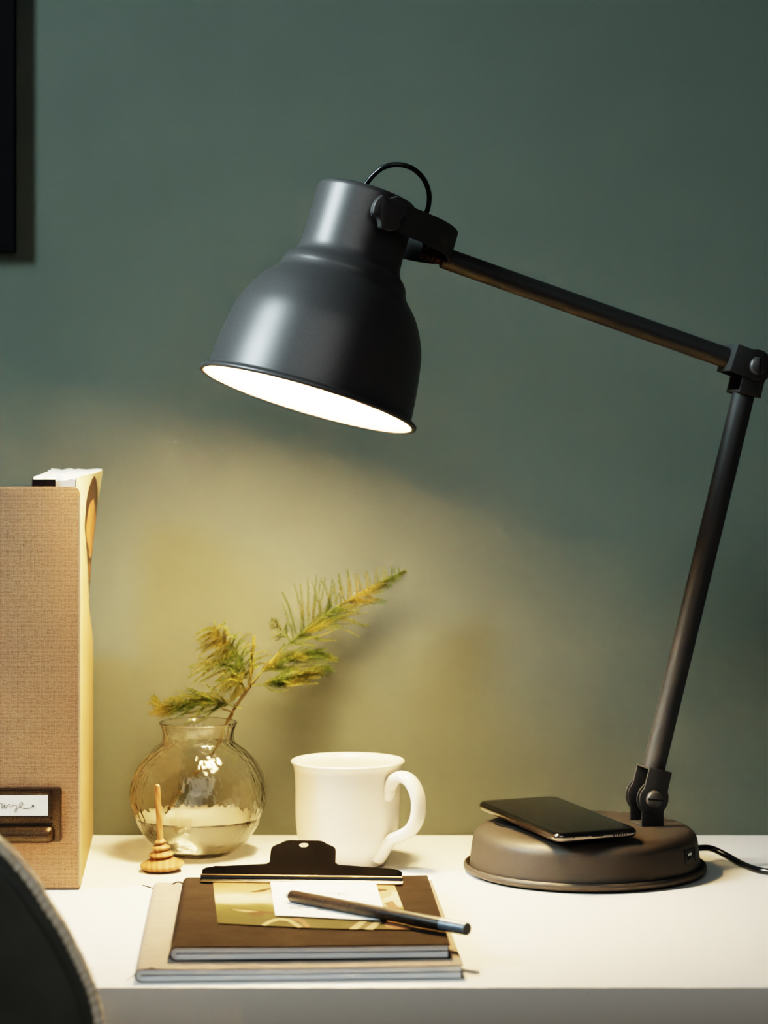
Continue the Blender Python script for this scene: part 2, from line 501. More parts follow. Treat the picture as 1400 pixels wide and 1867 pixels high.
# yoke axes: YW towards the viewer, YE towards the arm
t0 = Vector((math.sin(math.radians(25)), -math.cos(math.radians(25)), 0))
YW = (t0 - U * t0.dot(U)).normalized()
YE = U.cross(YW).normalized()
if YE.x < 0: YE = -YE
YC = OC + U * (352 * S)                    # point on the axis at the pivot
YEND = YC + YE * .0795 - U * .007
J1b = J1
updir = (YEND - J1).normalized()
# elbow: two forks on one screw
upd = (updir - W * updir.dot(W)).normalized()
bm = newbm()
for s in (1, -1):
    cheek(bm, J1 + W * (GAP * s) - W * .001, W, .002, -armdir, .0140, .0100, .0250)
add_box(bm, J1 - armdir * .0245 - W * (GAP + .001) - armdir.cross(W) * .0100, armdir.cross(W) * .0200, W * (2 * GAP + .002), armdir * .002, .0004)
ej = lm('elbow_joint', bm, 'arm')
bm = newbm()
for s in (1, -1):
    c = J1 + W * ((GAP + .0021) if s > 0 else -(GAP - .0012)) - W * .001
    cheek(bm, c, W, .002, upd, .0128, .0118, .0225)
add_box(bm, J1 + upd * .0205 - W * (GAP - .001) - upd.cross(W) * .0118, upd.cross(W) * .0236, W * (2 * GAP + .002), upd * .002, .0004)
lm('fork', bm, 'arm', ej)
bm = newbm(); screw(bm, J1 + W * (GAP + .003), W, .0078, .0042, (UP * .99 + E * .06).normalized())
obj('screw', bm, [M['lamp'], M['dark_hole']], ej)
bm = newbm(); add_tube(bm, [J1 + updir * .0215, YEND], .0088, 28)
lm('upper_arm', bm, 'arm', angle=60)

# shade
px = lambda l: [(r * S, t * S) for r, t in l]
outer = [(196, 4), (192.5, 10), (192, 20), (189.3, 56), (185, 90), (178.5, 128), (169.5, 155), (153, 187), (136, 208), (124, 221), (119, 231), (116.5, 240), (111, 249), (102, 258), (97.5, 268), (95.5, 280), (94.8, 300), (94.6, 340), (94.4, 380), (93.2, 389), (90, 394), (84, 396)]
o2 = smooth_prof(px(outer), 4)
prof = [(.198 * 0 + 200 * S, 5 * S)]
rim = [(197 * S, 6.5 * S), (201 * S, 6.5 * S), (205 * S, 3.5 * S), (206 * S, 0), (204.5 * S, -3.0 * S), (201 * S, -4 * S), (197 * S, -2.5 * S)]
outer_p = [(0, 396 * S), ] + list(reversed(o2)) + rim
inner_p = [(193.5 * S, 3 * S, 1)] + [(max(0, r - 3.5 * S), t - (4 * S if t > 200 * S else 1 * S), 1) for r, t in o2 if t > 8 * S] + [(0, 391 * S, 1)]
bm = newbm(); add_lathe(bm, outer_p + inner_p, OC, U, 128)
shade = obj('lamp_shade', bm, [M['lamp'], M['lamp_in']], lamp, angle=50)
tag(shade, 'dark grey bell-shaped shade glowing white inside')
bm = newbm()
add_lathe(bm, [(0, 240 * S), (42 * S, 240 * S), (42 * S, 330 * S), (0, 330 * S)], OC, U, 32)
lm('bulb_socket', bm, 'lamp_in', shade)
bm = newbm()
bp_ = [(0, 100)] + [(58 * math.sin(a), 158 - 58 * math.cos(a)) for a in [PI * k / 14 for k in range(1, 10)]] + [(46, 205), (34, 225), (30, 242), (0, 242)]
add_lathe(bm, px(bp_), OC, U, 40)
tag(lm('bulb', bm, 'bulb', shade), 'lit warm white bulb')
# yoke strap
bm = newbm()
w = .0465; e1 = .0330
path = [(-.012, w), (0, w), (.015, w)]
for k in range(17):
    a = PI / 2 - PI * k / 16
    path.append((e1 + w * math.cos(a), w * math.sin(a)))
path += [(.015, -w), (0, -w), (-.012, -w)]
hs = .0118
rows = []
for i, (e, ww) in enumerate(path):
    a = Vector(path[max(0, i - 1)]); b_ = Vector(path[min(len(path) - 1, i + 1)])
    d = (b_ - a).normalized(); nn = Vector((-d.y, d.x))   # inner/outer
    pin = Vector((e, ww)); pout = pin + nn * .002
    h2 = hs * (.55 if i in (0, len(path) - 1) else 1)
    q = []
    for (pp, hh) in ((pin, -h2), (pin, h2), (pout, h2), (pout, -h2)):
        q.append(bm.verts.new(YC + YE * pp.x + YW * pp.y + U * hh))
    rows.append(q)
for i in range(len(rows) - 1):
    for k in range(4):
        bm.faces.new((rows[i][k], rows[i][(k + 1) % 4], rows[i + 1][(k + 1) % 4], rows[i + 1][k]))
bm.faces.new(rows[0]); bm.faces.new(rows[-1])
yoke = lm('yoke', bm, 'arm', angle=50)
def knob(sgn):
    bm = newbm()
    c = YC + YW * (sgn * (w + .0015)); n = YW * sgn
    pts = []
    m_ = 96
    for k in range(m_):
        a = 2 * PI * k / m_ + math.radians(48)
        f = (a - math.radians(48)) / (2 * PI) * 3 % 1.0      # three hollows
        r = .0148
        d = abs(f - .5) * 2 * (PI / 3)          # angle from hollow centre
        if d < .44: r = .0148 - .0036 * math.cos(d / .44 * PI / 2) ** .8
        pts.append(c + YE * math.cos(a) * r + U * math.sin(a) * r)
    add_prism(bm, pts, n * .007, bevel=.0008)
    add_lathe(bm, [(0, -.0062), (.006, -.0062), (.006, .001), (0, .001)], c, n, 24)
    return bm
for s in (1, -1):
    lm('knob', knob(s), 'lamp', yoke, angle=50)
# threaded arm end with nuts inside the yoke
bm = newbm()
ad = (YEND - J1).normalized()
bo = YEND - U * .0005
prof = []
for k in range(5):
    h = -.001 - .0 + k * .0042
    prof += [(.0050, h), (.0062, h + .0007), (.0062, h + .0026), (.0050, h + .0034)]
add_lathe(bm, [(0, -.001)] + prof + [(0, prof[-1][1])], bo, ad, 20)
tag(lm('arm_bolt', bm, 'copper', yoke), 'copper-coloured bolt inside the yoke')
# cable loop over the shade
cp = [P(640, 352, 1.992), P(662, 341, 1.990), P(678, 322, 1.987), P(698, 306, 1.984), P(722, 300, 1.983), P(750, 306, 1.985), P(772, 326, 1.990), P(782, 353, 1.996), P(780, 380, 2.001), P(771, 402, 2.006), P(768, 425, 2.009), P(776, 448, 2.012)]
bm = newbm(); add_tube(bm, catmull(cp, 6), .0020, 12)
tag(lm('cable', bm, 'cable'), 'thin black cable looping above the shade')
# power cord on the desk
cz = .0028
cp = [Vector((.256, 2.085, DZ + .0125)), Vector((.268, 2.094, DZ + .0120)), PZ(1300, 1548, .010), PZ(1325, 1560, .006), PZ(1350, 1574, cz), PZ(1375, 1584, cz), PZ(1400, 1589, cz), PZ(1450, 1592, cz), PZ(1540, 1585, cz), Vector((.45, 2.14, DZ + cz))]
bm = newbm(); add_tube(bm, catmull(cp, 8), .0026, 12)
tag(lm('power_cord', bm, 'cable'), 'black cord lying on the desk')

# ------------------------------------------------------------------ phone
a = math.radians(22)
sx_, sy_ = Vector((math.cos(a), math.sin(a), 0)), Vector((-math.sin(a), math.cos(a), 0))
tilt = math.radians(1.6)
ly = (sy_ * math.cos(tilt) + UP * math.sin(tilt)).normalized(); lz = sx_.cross(ly).normalized()
PL, PW, PT = .152, .073, .0076
pc = Vector((.1400, 2.035, DZ + .0425))
phone = thing('smartphone', pc, 'black smartphone lying screen up on the round lamp base', 'phone')
def rrect(w, l, r): return round_poly([(-w, -l), (w, -l), (w, l), (-w, l)], r, 7)
def ph(u_, v_, h_): return pc + sx_ * u_ + ly * v_ + lz * h_
bm = newbm()
loops = []
for inset, h_ in ((.0026, 0), (.0008, .0012), (0, .003), (0, .0050), (.0006, .0064), (.0016, .0071)):
    loops.append([bm.verts.new(ph(p[0], p[1], h_)) for p in rrect(PW / 2 - inset, PL / 2 - inset, .0085)])
for i in range(len(loops) - 1):
    n = len(loops[i])
    for k in range(n): bm.faces.new((loops[i][k], loops[i][(k + 1) % n], loops[i + 1][(k + 1) % n], loops[i + 1][k]))
bm.faces.new(loops[0]); bm.faces.new(loops[-1])
body = obj('body', bm, M['phone_frame'], phone, angle=60)
bm = newbm()
loops = []
for inset, h_ in ((.0006, .0060), (.0010, .0068), (.0022, .0075), (.0034, .0077)):
    loops.append([bm.verts.new(ph(p[0], p[1], h_)) for p in rrect(PW / 2 - inset, PL / 2 - inset, .0085)])
for i in range(len(loops) - 1):
    n = len(loops[i])
    for k in range(n): bm.faces.new((loops[i][k], loops[i][(k + 1) % n], loops[i + 1][(k + 1) % n], loops[i + 1][k]))
bm.faces.new(loops[-1])
obj('screen', bm, M['phone_glass'], phone, angle=60)
bm = newbm()
add_box(bm, ph(-.006, -PL / 2 - .0001, .0028), sx_ * .0115, ly * .002, lz * .0026, .0008)
obj('charging_socket', bm, M['dark_hole'], body)
for k in range(6):
    bm = newbm(); add_box(bm, ph(.0135 + k * .0021, -PL / 2 - .0001, .0026), sx_ * .0011, ly * .002, lz * .0030, .0003)
    obj('speaker_hole', bm, M['dark_hole'], body)
for k in (-.0215, -.0095):
    bm = newbm(); add_lathe(bm, [(0, 0), (.0005, 0), (.0005, .002), (0, .002)], ph(k, -PL / 2 - .0001, .0040), ly, 10)
    obj('microphone_hole', bm, M['dark_hole'], body)
bm = newbm(); add_box(bm, ph(-.019, PL / 2 - .042, -.0022), sx_ * .030, ly * .026, lz * .0026, .001)
obj('camera_bump', bm, M['phone_glass'], body)

# ------------------------------------------------------------------ mug
MD = 2.088; MS = MD / F
mc = Vector(((634 - 700) * MS, MD, DZ)); mh = .0854
mug = thing('mug', mc, 'white glazed mug with a flared rim and a curved handle, behind the black clip', 'mug')
prof_px = [(104, 0), (99.5, 8), (97.3, 22), (96, 52), (96, 80), (95, 108), (92, 134), (86, 150), (73, 168), (67.5, 178), (66, 186)]
outp = smooth_prof([(r * MS, mh - y * MS) for r, y in prof_px], 5)
outp = [(r, max(h, .0006)) for r, h in outp]
th = .0035
inp = [(max(0, r - th), h) for r, h in outp if h > .010]
full = [(0, .0030), (.024, .0030), (.0265, .0004), (outp[-1][0] - .0015, .0002)] + list(reversed(outp)) + [(103.2 * MS, mh + .0010), (101.5 * MS, mh + .0014), (99.8 * MS, mh + .0010)] + [(r, h) for r, h in inp[1:]] + [(.02, .0075), (0, .007)]
def wob(r, h, a):
    return (r * (1 + .004 * math.sin(2 * a + h * 60) + .003 * math.sin(3 * a - h * 90)), h)
bm = newbm(); add_lathe(bm, full, mc, segs=96, fn=wob)
obj('cup', bm, M['mug'], mug, angle=70)
ha = math.radians(-38)
hd = Vector((math.cos(ha), math.sin(ha), 0))
hp = [(91, 58), (97, 50), (97.5, 38), (108, 23), (128, 17), (148, 27), (161, 52), (160, 84), (146, 108), (122, 123), (103, 131), (90, 143), (78, 160), (70, 170)]
pts = catmull([mc + hd * (r * MS) + UP * (mh - y * MS) for r, y in hp], 6)
n = len(pts)
rs = []
for i in range(n):
    t = i / (n - 1)
    rs.append(.0042 + .0012 * math.sin(t * PI) + (.0012 if t > .8 else 0) * (t - .8) / .2)
bm = newbm()
add_tube(bm, pts, rs, 16, flat=(Vector((-hd.y, hd.x, 0)), 1.45))
obj('handle', bm, M['mug'], mug, angle=80)

# ------------------------------------------------------------------ vase, water, fern
VD = 2.129; VS = VD / F
vc = Vector(((361.6 - 700) * VS, VD, DZ)); vh = .1123
vase = thing('glass_vase', vc, 'round clear hammered glass vase half filled with water, left of the white mug', 'vase')
vp = [(71.5, 0), (68.5, 5), (66, 14), (65, 24), (67, 34), (76, 42), (90, 53), (104, 69), (116, 90), (123.5, 112), (125, 128), (123, 146), (118, 163), (110, 184), (96, 206), (82, 220), (68, 231), (56, 238), (45, 239.5)]
vo = smooth_prof([(r * VS, max(.0008, vh - y * VS)) for r, y in vp], 5)
wallt = .0013
def dimple(r, h, a):
    p = Vector((math.cos(a) * r * 75, math.sin(a) * r * 75, h * 55))
    k = noise.noise(p)
    amp = .0007 if .012 < h < .095 else .0002
    return (r + k * amp, h)
full = [(0, .0006)] + list(reversed(vo)) + [(71 * VS, vh + .0007), (69.5 * VS, vh + .0010), (68.5 * VS, vh + .0005)] + [(r - wallt, max(h, .0045)) for r, h in vo if h > .0046] + [(.02, .0045), (0, .0045)]
bm = newbm(); add_lathe(bm, full, vc, segs=144, fn=dimple)
obj('vase_body', bm, M['vase'], vase, angle=180)
wl = .0325
wi = [(r - wallt + .0003, max(h, .005)) for r, h in vo if .0052 < h < wl]
bm = newbm()
wr = wi[0][0]
def dimple2(r, h, a):
    if h > wl - .003: return (r, h)
    p = Vector((math.cos(a) * r * 60, math.sin(a) * r * 60, h * 45))
    return (r + noise.noise(p) * .0006 + .0, h)
add_lathe(bm, [(0, wl, 1), (wr - .004, wl, 1), (wr - .0015, wl + .0002, 1), (wr, wl + .0007, 1)] + wi[1:] + [(.02, .0050), (0, .0050)], vc, segs=128, fn=dimple2)
tag(obj('water', bm, [M['water'], M['water_top']], vase, angle=180), 'clear water')

fern = thing('fern_sprig', P(425, 1310, 2.13), 'feathery yellow-green fern sprig standing in the round glass vase', 'plant')
stem = [P(292, 1500, 2.128), P(305, 1480, 2.128), P(345, 1424, 2.130), P(382, 1382, 2.132), P(402, 1345, 2.134), P(413, 1318, 2.136), P(430, 1288, 2.141), P(455, 1252, 2.152), P(470, 1232, 2.158)]
bm = newbm()
sp = catmull(stem, 6)
add_tube(bm, sp, [.0009 + .0004 * min(1, i / len(sp) * 1.3) for i in range(len(sp))], 8)
sd = catmull([P(415, 1316, 2.136), P(424, 1300, 2.134), P(405, 1292, 2.130)], 5)
add_tube(bm, sd, .0008, 6)
for i in range(26):                       # tiny bracts
    p = random.choice(sp[8:]); d = Vector((random.uniform(-1, 1), random.uniform(-1, 1), random.uniform(.2, 1))).normalized()
    add_tube(bm, [p, p + d * .004], [.0007, .0001], 4)
stm = obj('stem', bm, M['stem'], fern)

def needle(bm, p, d, l, wv):
    a = bm.verts.new(p - wv); b = bm.verts.new(p + wv); c = bm.verts.new(p + d * l)
    m1 = bm.verts.new(p + d * (l * .5) + wv * 1.3); m2 = bm.verts.new(p + d * (l * .5) - wv * 1.3)
    bm.faces.new((a, b, m1, m2)); bm.faces.new((m2, m1, c))

def branchlet(bm, p, d, bend, length, nl):
    """one plume: thin axis with rows of short needles"""
    n = max(5, int(length / .00165))
    pos = Vector(p); dr = d.normalized()
    pts = [pos.copy()]
    step = length / n
    for i in range(n):
        dr = (dr + bend * (1 / n) + Vector((random.uniform(-.05, .05), random.uniform(-.05, .05), random.uniform(-.05, .05)))).normalized()
        pos = pos + dr * step
        pts.append(pos.copy())
        t = (i + 1) / n
        l = nl * (1 - .62 * t) * (.5 + .5 * min(1, t * 4))
        X, Y = frame(dr)
        for k in range(5):
            a_ = k * PI / 2.5 + random.uniform(-.6, .6) + i * .7
            s = X * math.cos(a_) + Y * math.sin(a_)
            nd = (s * .85 + dr * random.uniform(.35, .9)).normalized()
            wv = dr.cross(nd)
            if wv.length < 1e-4: continue
            needle(bm, pos, nd, l * random.uniform(.7, 1.15), wv.normalized() * .00024)
    add_tube(bm, pts, [.00030 * (1 - .6 * i / n) for i in range(n + 1)], 4, cap=False)

def frond(rach, sides, n, t0=.15, nl=.0042, tip=True):
    """rach: world points; sides: list of (dir function(t)->vector, length function(t), bend)"""
    bm = newbm()
    rp = catmull(rach, 12)
    cum = [0]
    for i in range(1, len(rp)): cum.append(cum[-1] + (rp[i] - rp[i - 1]).length)
    Lr = cum[-1]
    def at(t):
        s = t * Lr
        for i in range(1, len(rp)):
            if cum[i] >= s:
                f = (s - cum[i - 1]) / max(1e-9, cum[i] - cum[i - 1])
                return rp[i - 1].lerp(rp[i], f), (rp[i] - rp[i - 1]).normalized()
        return rp[-1], (rp[-1] - rp[-2]).normalized()
    add_tube(bm, rp, [.0006 * (1 - .7 * i / len(rp)) for i in range(len(rp))], 6)
    for k in range(n):
        for j, (df, lf, bend) in enumerate(sides):
            t = t0 + (1 - t0) * (k + .5 * (j % 2) + random.uniform(-.15, .15)) / n
            t = min(.995, max(0, t))
            l = lf(t) * random.uniform(.82, 1.1)
            if l < .002: continue
            p, T = at(t)
            d = df(t, T)
            jit = Vector((random.uniform(-.34, .34), random.uniform(-.34, .34), random.uniform(-.34, .34)))
            branchlet(bm, p, d + jit, bend, l, nl * (.7 + .3 * min(1, l / .02)))
    return obj('frond', bm, M['leaf'], fern, recalc=False, smooth=False)

V = Vector
# top frond reaching up to the right
rA = [P(462, 1243, 2.160), P(500, 1198, 2.170), P(535, 1166, 2.176), P(600, 1115, 2.184), P(660, 1080, 2.190), P(735, 1040, 2.192)]
def lenA(t): return 0 if t < .30 else .042 * max(0, 1 - (t - .30) / .70) ** .95 * min(1, (t - .26) / .08) + .004
def lowA(t): return 0 if t < .27 else .046 * max(0, 1 - (t - .27) / .73) ** .75 * min(1, (t - .24) / .06) + .003
frond(rA, [
    (lambda t, T: T * .22 + V((-.25, .05, .95)), lenA, V((-.05, 0, -.15))),
    (lambda t, T: T * .75 + V((.35, -.30, -.50)), lowA, V((.10, 0, .25))),
    (lambda t, T: T * .9 + V((.25, .25, -.15)), lambda t: lowA(t) * .9, V((0, 0, -.1))),
    (lambda t, T: T * .9 + V((.3, -.5, -.22)), lambda t: lowA(t) * .8, V((.1, 0, .1)))], 36, nl=.0040)
# small leaflets on the upper side of the same stem
frond([P(530, 1168, 2.176), P(515, 1152, 2.174), P(496, 1132, 2.170)], [
    (lambda t, T: T * .5 + V((-.5, 0, -.5)), lambda t: .013 * (1 - t) + .003, V((0, 0, -.2))),
    (lambda t, T: T * .5 + V((.3, .0, .6)), lambda t: .010 * (1 - t) + .003, V((0, 0, 0)))], 9, nl=.0036)
# two plumes spreading to the right
def lB(t): return .034 * (1 - t) ** .6 * min(1, t / .10 + .3) + .005
rB = [P(458, 1246, 2.150), P(485, 1218, 2.158), P(530, 1196, 2.166), P(572, 1190, 2.172), P(604, 1199, 2.174)]
frond(rB, [
    (lambda t, T: T * .9 + V((0, -.1, .40)), lambda t: lB(t) * .6, V((.3, 0, -.6))),
    (lambda t, T: T * .8 + V((.1, -.2, -.65)), lB, V((.6, 0, .75))),
    (lambda t, T: T * .9 + V((0, -.5, -.25)), lB, V((.3, 0, .2))),
    (lambda t, T: T * .8 + V((0, .4, .12)), lambda t: lB(t) * .7, V((.1, 0, -.3)))], 20, nl=.0040)
rB2 = [P(458, 1250, 2.146), P(495, 1246, 2.140), P(545, 1234, 2.134), P(585, 1220, 2.132), P(600, 1222, 2.132)]
frond(rB2, [
    (lambda t, T: T * .8 + V((.1, -.15, .55)), lambda t: lB(t) * .75, V((.5, 0, -.6))),
    (lambda t, T: T * .8 + V((.1, -.2, -.60)), lambda t: lB(t) * .8, V((.6, 0, .8))),
    (lambda t, T: T * .8 + V((0, .4, .12)), lambda t: lB(t) * .7, V((.1, 0, -.3)))], 22, nl=.0040)
# plume arching up and over to the left
rC = [P(455, 1254, 2.150), P(446, 1218, 2.154), P(430, 1182, 2.156), P(410, 1163, 2.154), P(392, 1143, 2.150)]
def lC(t): return .060 * (1 - .72 * t) * min(1, t / .15 + .25)
frond(rC, [
    (lambda t, T: T * .45 + V((-.80, -.25, .20)), lC, V((-.15, 0, -1.3))),
    (lambda t, T: T * .25 + V((-.65, .2, -.15)), lC, V((-.25, 0, -.9))),
    (lambda t, T: T * .2 + V((-.3, -.6, -.3)), lambda t: lC(t) * .7, V((-.2, 0, -.7))),
    (lambda t, T: T * .5 + V((.55, -.2, .2)), lambda t: lC(t) * .5, V((.1, 0, -.9)))], 20, nl=.0042)
# low plume lying over the rim to the left
rD = [P(440, 1292, 2.140), P(410, 1284, 2.136), P(370, 1276, 2.130), P(325, 1287, 2.124), P(298, 1291, 2.120), P(284, 1274, 2.118)]
def lD(t): return .033 * (1 - t) ** .6 + .005
frond(rD, [
    (lambda t, T: T * .6 + V((-.1, -.1, .75)), lambda t: lD(t) * .75, V((-.5, 0, -.7))),
    (lambda t, T: T * .6 + V((-.1, -.35, -.55)), lD, V((-.5, 0, .35))),
    (lambda t, T: T * .8 + V((0, -.6, .0)), lD, V((-.2, 0, -.2))),
    (lambda t, T: T * .8 + V((0, .5, .1)), lambda t: lD(t) * .8, V((-.2, 0, -.2)))], 24, nl=.0040)
# short plume filling the fork
rF = [P(450, 1262, 2.150), P(440, 1245, 2.140), P(425, 1238, 2.130), P(408, 1244, 2.122)]
frond(rF, [
    (lambda t, T: T * .5 + V((-.2, -.3, -.8)), lambda t: .026 * (1 - .5 * t), V((-.3, 0, -.2))),
    (lambda t, T: T * .6 + V((-.1, -.2, .6)), lambda t: .022 * (1 - .5 * t), V((-.3, 0, -.5)))], 14, nl=.0040)
# upright spike seen edge-on
rE = [P(452, 1256, 2.145), P(458, 1225, 2.140), P(461, 1195, 2.138), P(463, 1162, 2.136)]
frond(rE, [
    (lambda t, T: T * .9 + V((.05, -1, 0)), lambda t: .020 * (1 - t) + .003, V((0, 0, .4))),
    (lambda t, T: T * .9 + V((-.05, 1, 0)), lambda t: .016 * (1 - t) + .003, V((0, 0, .4)))], 18, nl=.0030)

# ------------------------------------------------------------------ wooden stacking toy
TD = 2.054; TS = TD / F
tc_ = PZ(296, 1588, 0)
toy = thing('wooden_stacking_toy', tc_, 'small pale wooden toy of stacked round discs with an upright stick beside the vase', 'toy')
TU = Vector((-.055, -.05, 1)).normalized()
def tdisc(name, r, h0, h1, dx=0):
    bm = newbm()
    hm = h0 + (h1 - h0) * .42
    pr = [(0, h0), (r * .45, h0 + .0 * (h1 - h0)), (r * .78, h0 + .14 * (h1 - h0)), (r * .96, h0 + .31 * (h1 - h0)), (r, hm), (r * .95, h0 + .53 * (h1 - h0)), (r * .75, h0 + .68 * (h1 - h0)), (r * .5, h0 + .88 * (h1 - h0)), (0, h1)]
    pr = [pr[0]] + smooth_prof(pr[1:-1], 4) + [pr[-1]]
    add_lathe(bm, [(a_ * TS, b_ * TS) for a_, b_ in pr], tc_ + Vector((dx * TS, 0, 0)), TU, 48)
    return obj(name, bm, M['wood'], toy, angle=70)
tdisc('disc', 40, .8, 28)
tdisc('disc', 23, 24, 41)
tdisc('disc', 16.5, 38, 52)
tdisc('disc', 11, 49.5, 60)
bm = newbm()
b0 = tc_ + TU * (55 * TS); b1 = tc_ + TU * (160 * TS)
add_tube(bm, [b0, b1 - TU * .0022, b1 - TU * .0008, b1], [.0026, .0023, .0018, .0007], 20)
obj('stick', bm, M['wood'], toy, angle=50)

# ------------------------------------------------------------------ notebooks
def notebook(name, c, rot, wd, ln, z0, th, label, cover_m, edge_m, open_gap):
    """paperback folded at the left (spine); pages show at the front end"""
    org = Vector((c[0], c[1], DZ + z0))
    X = Vector((math.cos(rot), math.sin(rot), 0)); Y = Vector((-math.sin(rot), math.cos(rot), 0))
    t = thing(name, org, label, 'notebook')
    ct = .0007
    def prof(off, wr):
        """fold profile, off = inset from the outer skin"""
        pts = []
        r = th / 2 - off
        zc = th / 2
        xl = -wd / 2 + th / 2
        pts.append((wd / 2 - wr, zc - r))
        pts.append((0, zc - r))
        for k in range(13):
            a_ = -PI / 2 - PI * k / 12
            pts.append((xl + r * math.cos(a_) * 1.0, zc + r * math.sin(a_)))
        for k in range(1, 13):
            u = k / 12
            x = xl + (wd / 2 - wr - xl) * u
            z = zc + r - open_gap * math.sin(u * PI) ** 1
            pts.append((x, z))
        return pts
    def wpt(p, y): return org + X * p[0] + Y * y + UP * p[1]
    # cover: skin of thickness ct swept along the spine
    bm = newbm()
    a_, b_ = prof(0, 0), prof(ct, 0)
    loop = a_ + list(reversed(b_))
    add_prism(bm, [wpt(p, -ln / 2) for p in loop], Y * ln)
    obj('cover', bm, cover_m, t, angle=35)
    # page stack: bands of nested folds
    bm = newbm()
    o_, i_ = prof(ct + .0001, .0016), prof(th * .43, .0016)
    loop = o_ + list(reversed(i_))
    add_prism(bm, [wpt(p, -ln / 2 + .0006) for p in loop], Y * (ln - .0012))
    pg = obj('pages', bm, M['pages'], t, angle=35)
    bm = newbm()
    i2 = [p for p in prof(th * .435, .010)]
    add_prism(bm, [wpt(p, -ln / 2 + .006) for p in i2], Y * (ln - .012))
    obj('inner_pages', bm, edge_m, pg, angle=35)
    return t, org, X, Y

nb1, o1, X1, Y1 = notebook('notebook', (-.0640, 1.8098), math.radians(3.0), .2185, .300, .0002, .0094,
    'larger beige kraft paper notebook, bottom of the stack at the desk front', M['kraft'], M['paper'], .0006)
nb2, o2_, X2, Y2 = notebook('notebook', (-.0553, 1.8046), math.radians(2.6), .189, .248, .0097, .0096,
    'smaller brown notebook lying on the beige notebook, held by the black clip', M['brown'], M['paper'], .0004)
ZT = .0097 + .0096          # top of the stack
def thread(par, pts, r=.00035):
    bm = newbm(); add_tube(bm, catmull(pts, 5), r, 6)
    tag(obj('thread', bm, M['ink'], par), 'loose black binding thread')
l1, b1_ = o1 - X1 * .1085, Y1 * .150
thread(nb1, [l1 + b1_ + UP * .006 - Y1 * .006, l1 + b1_ + UP * .0072 - X1 * .004 - Y1 * .006, l1 + b1_ + UP * .0085 - X1 * .0085 - Y1 * .0055], .0005)
thread(nb1, [l1 - b1_ + UP * .006, l1 - b1_ + UP * .004 - X1 * .003, l1 - b1_ + UP * .0015 - X1 * .006])
thread(nb1, [l1 - b1_ + UP * .0085 + X1 * .006, l1 - b1_ + UP * .0096 + X1 * .010 + Y1 * .001, l1 - b1_ + UP * .0092 + X1 * .013])
l2, b2_ = o2_ - X2 * .0935, Y2 * .124
thread(nb2, [l2 + b2_ + UP * .0065 - Y2 * .010, l2 + b2_ + UP * .0080 - X2 * .004 - Y2 * .010, l2 + b2_ + UP * .0065 - X2 * .0085 - Y2 * .011], .0005)
thread(nb2, [l2 - b2_ + UP * .006, l2 - b2_ + UP * .004 - X2 * .001, l2 - b2_ + UP * .0015 - X2 * .002])
# stitched spine of the brown notebook
bm = newbm()
for k in range(46):
    p = l2 + UP * .0072 + X2 * .0006 - Y2 * .120 + Y2 * (.240 * k / 45)
    add_tube(bm, [p, p + Y2 * .0026 + UP * .0002], .0004, 5)
obj('spine_stitching', bm, M['ink'], nb2)

# ------------------------------------------------------------------ photo and note under the clip
zf = ZT + .0003
q = [PZ(387, 1600, zf), PZ(397, 1684, zf), PZ(575, 1693, zf), PZ(750, 1696, zf), PZ(716, 1606, zf), PZ(550, 1603, zf)]
oc = sum(q, Vector()) / len(q)
bm = newbm(); add_prism(bm, q, UP * .00035)
def decal(pts, z, mi):
    v = [bm.verts.new(PZ(x, y, z)) for x, y in pts]
    f = bm.faces.new(v); f.material_index = mi
    f.normal_update()
    if f.normal.z < 0: f.normal_flip()
zd = zf + .0005
decal([(457, 1626), (475, 1622), (493, 1618), (493, 1621), (478, 1626), (462, 1627)], zd, 1)
decal([(415, 1658), (424, 1656), (450, 1658), (478, 1661), (500, 1663), (500, 1667), (482, 1666), (478, 1669), (462, 1670), (452, 1666), (446, 1661), (420, 1660)], zd, 1)
decal([(421, 1657.2), (450, 1659.2), (472, 1662), (450, 1663), (430, 1660)], zd + .0001, 2)
decal([(476, 1686), (488, 1679), (500, 1675), (515, 1674), (530, 1676), (552, 1690), (543, 1691.5), (524, 1679), (510, 1677.5), (497, 1681), (484, 1688)], zd, 2)
decal([(528, 1675), (545, 1673), (556, 1678), (566, 1690), (558, 1691.5), (547, 1680)], zd, 3)
decal([(636, 1694), (655, 1680), (668, 1680), (652, 1694)], zd, 2)
decal([(664, 1694), (684, 1680), (696, 1681), (680, 1695)], zd, 2)
decal([(706, 1676), (728, 1684), (748, 1694), (716, 1694), (700, 1688)], zd, 3)
decal([(688, 1628), (710, 1624), (716, 1632), (694, 1640)], zd, 2)
decal([(688, 1620), (706, 1621), (704, 1624), (690, 1625)], zd, 1)
decal([(700, 1646), (716, 1642), (730, 1660), (714, 1662)], zd, 3)
photo = obj('photo_print', bm, [M['photo'], M['photo_dark'], M['photo_pale'], M['photo_rose']], origin=oc, smooth=False, recalc=False)
tag(photo, 'blurry warm-toned photograph print lying on the brown notebook under the ruled note', 'photo')
zn = zf + .0013
qn = [PZ(492.5, 1604, zn), PZ(497, 1640, zn), PZ(502, 1669, zn), PZ(560, 1671.5, zn), PZ(620, 1675, zn), PZ(665, 1677, zn), PZ(706, 1678, zn), PZ(697, 1650, zn), PZ(684, 1607, zn)]
on = sum(qn, Vector()) / len(qn)
bm = newbm(); add_prism(bm, qn, UP * .0003)
note = obj('note_paper', bm, M['note'], origin=on, smooth=False)
tag(note, 'small white ruled note with faint handwriting lying on the photograph', 'note')
zi = zn + .0004
def scribble(pts, r=.00022):
    bm = newbm(); add_tube(bm, catmull([PZ(x, y, zi) for x, y in pts], 5), r, 4)
    obj('handwriting', bm, M['ink_faint'], note)
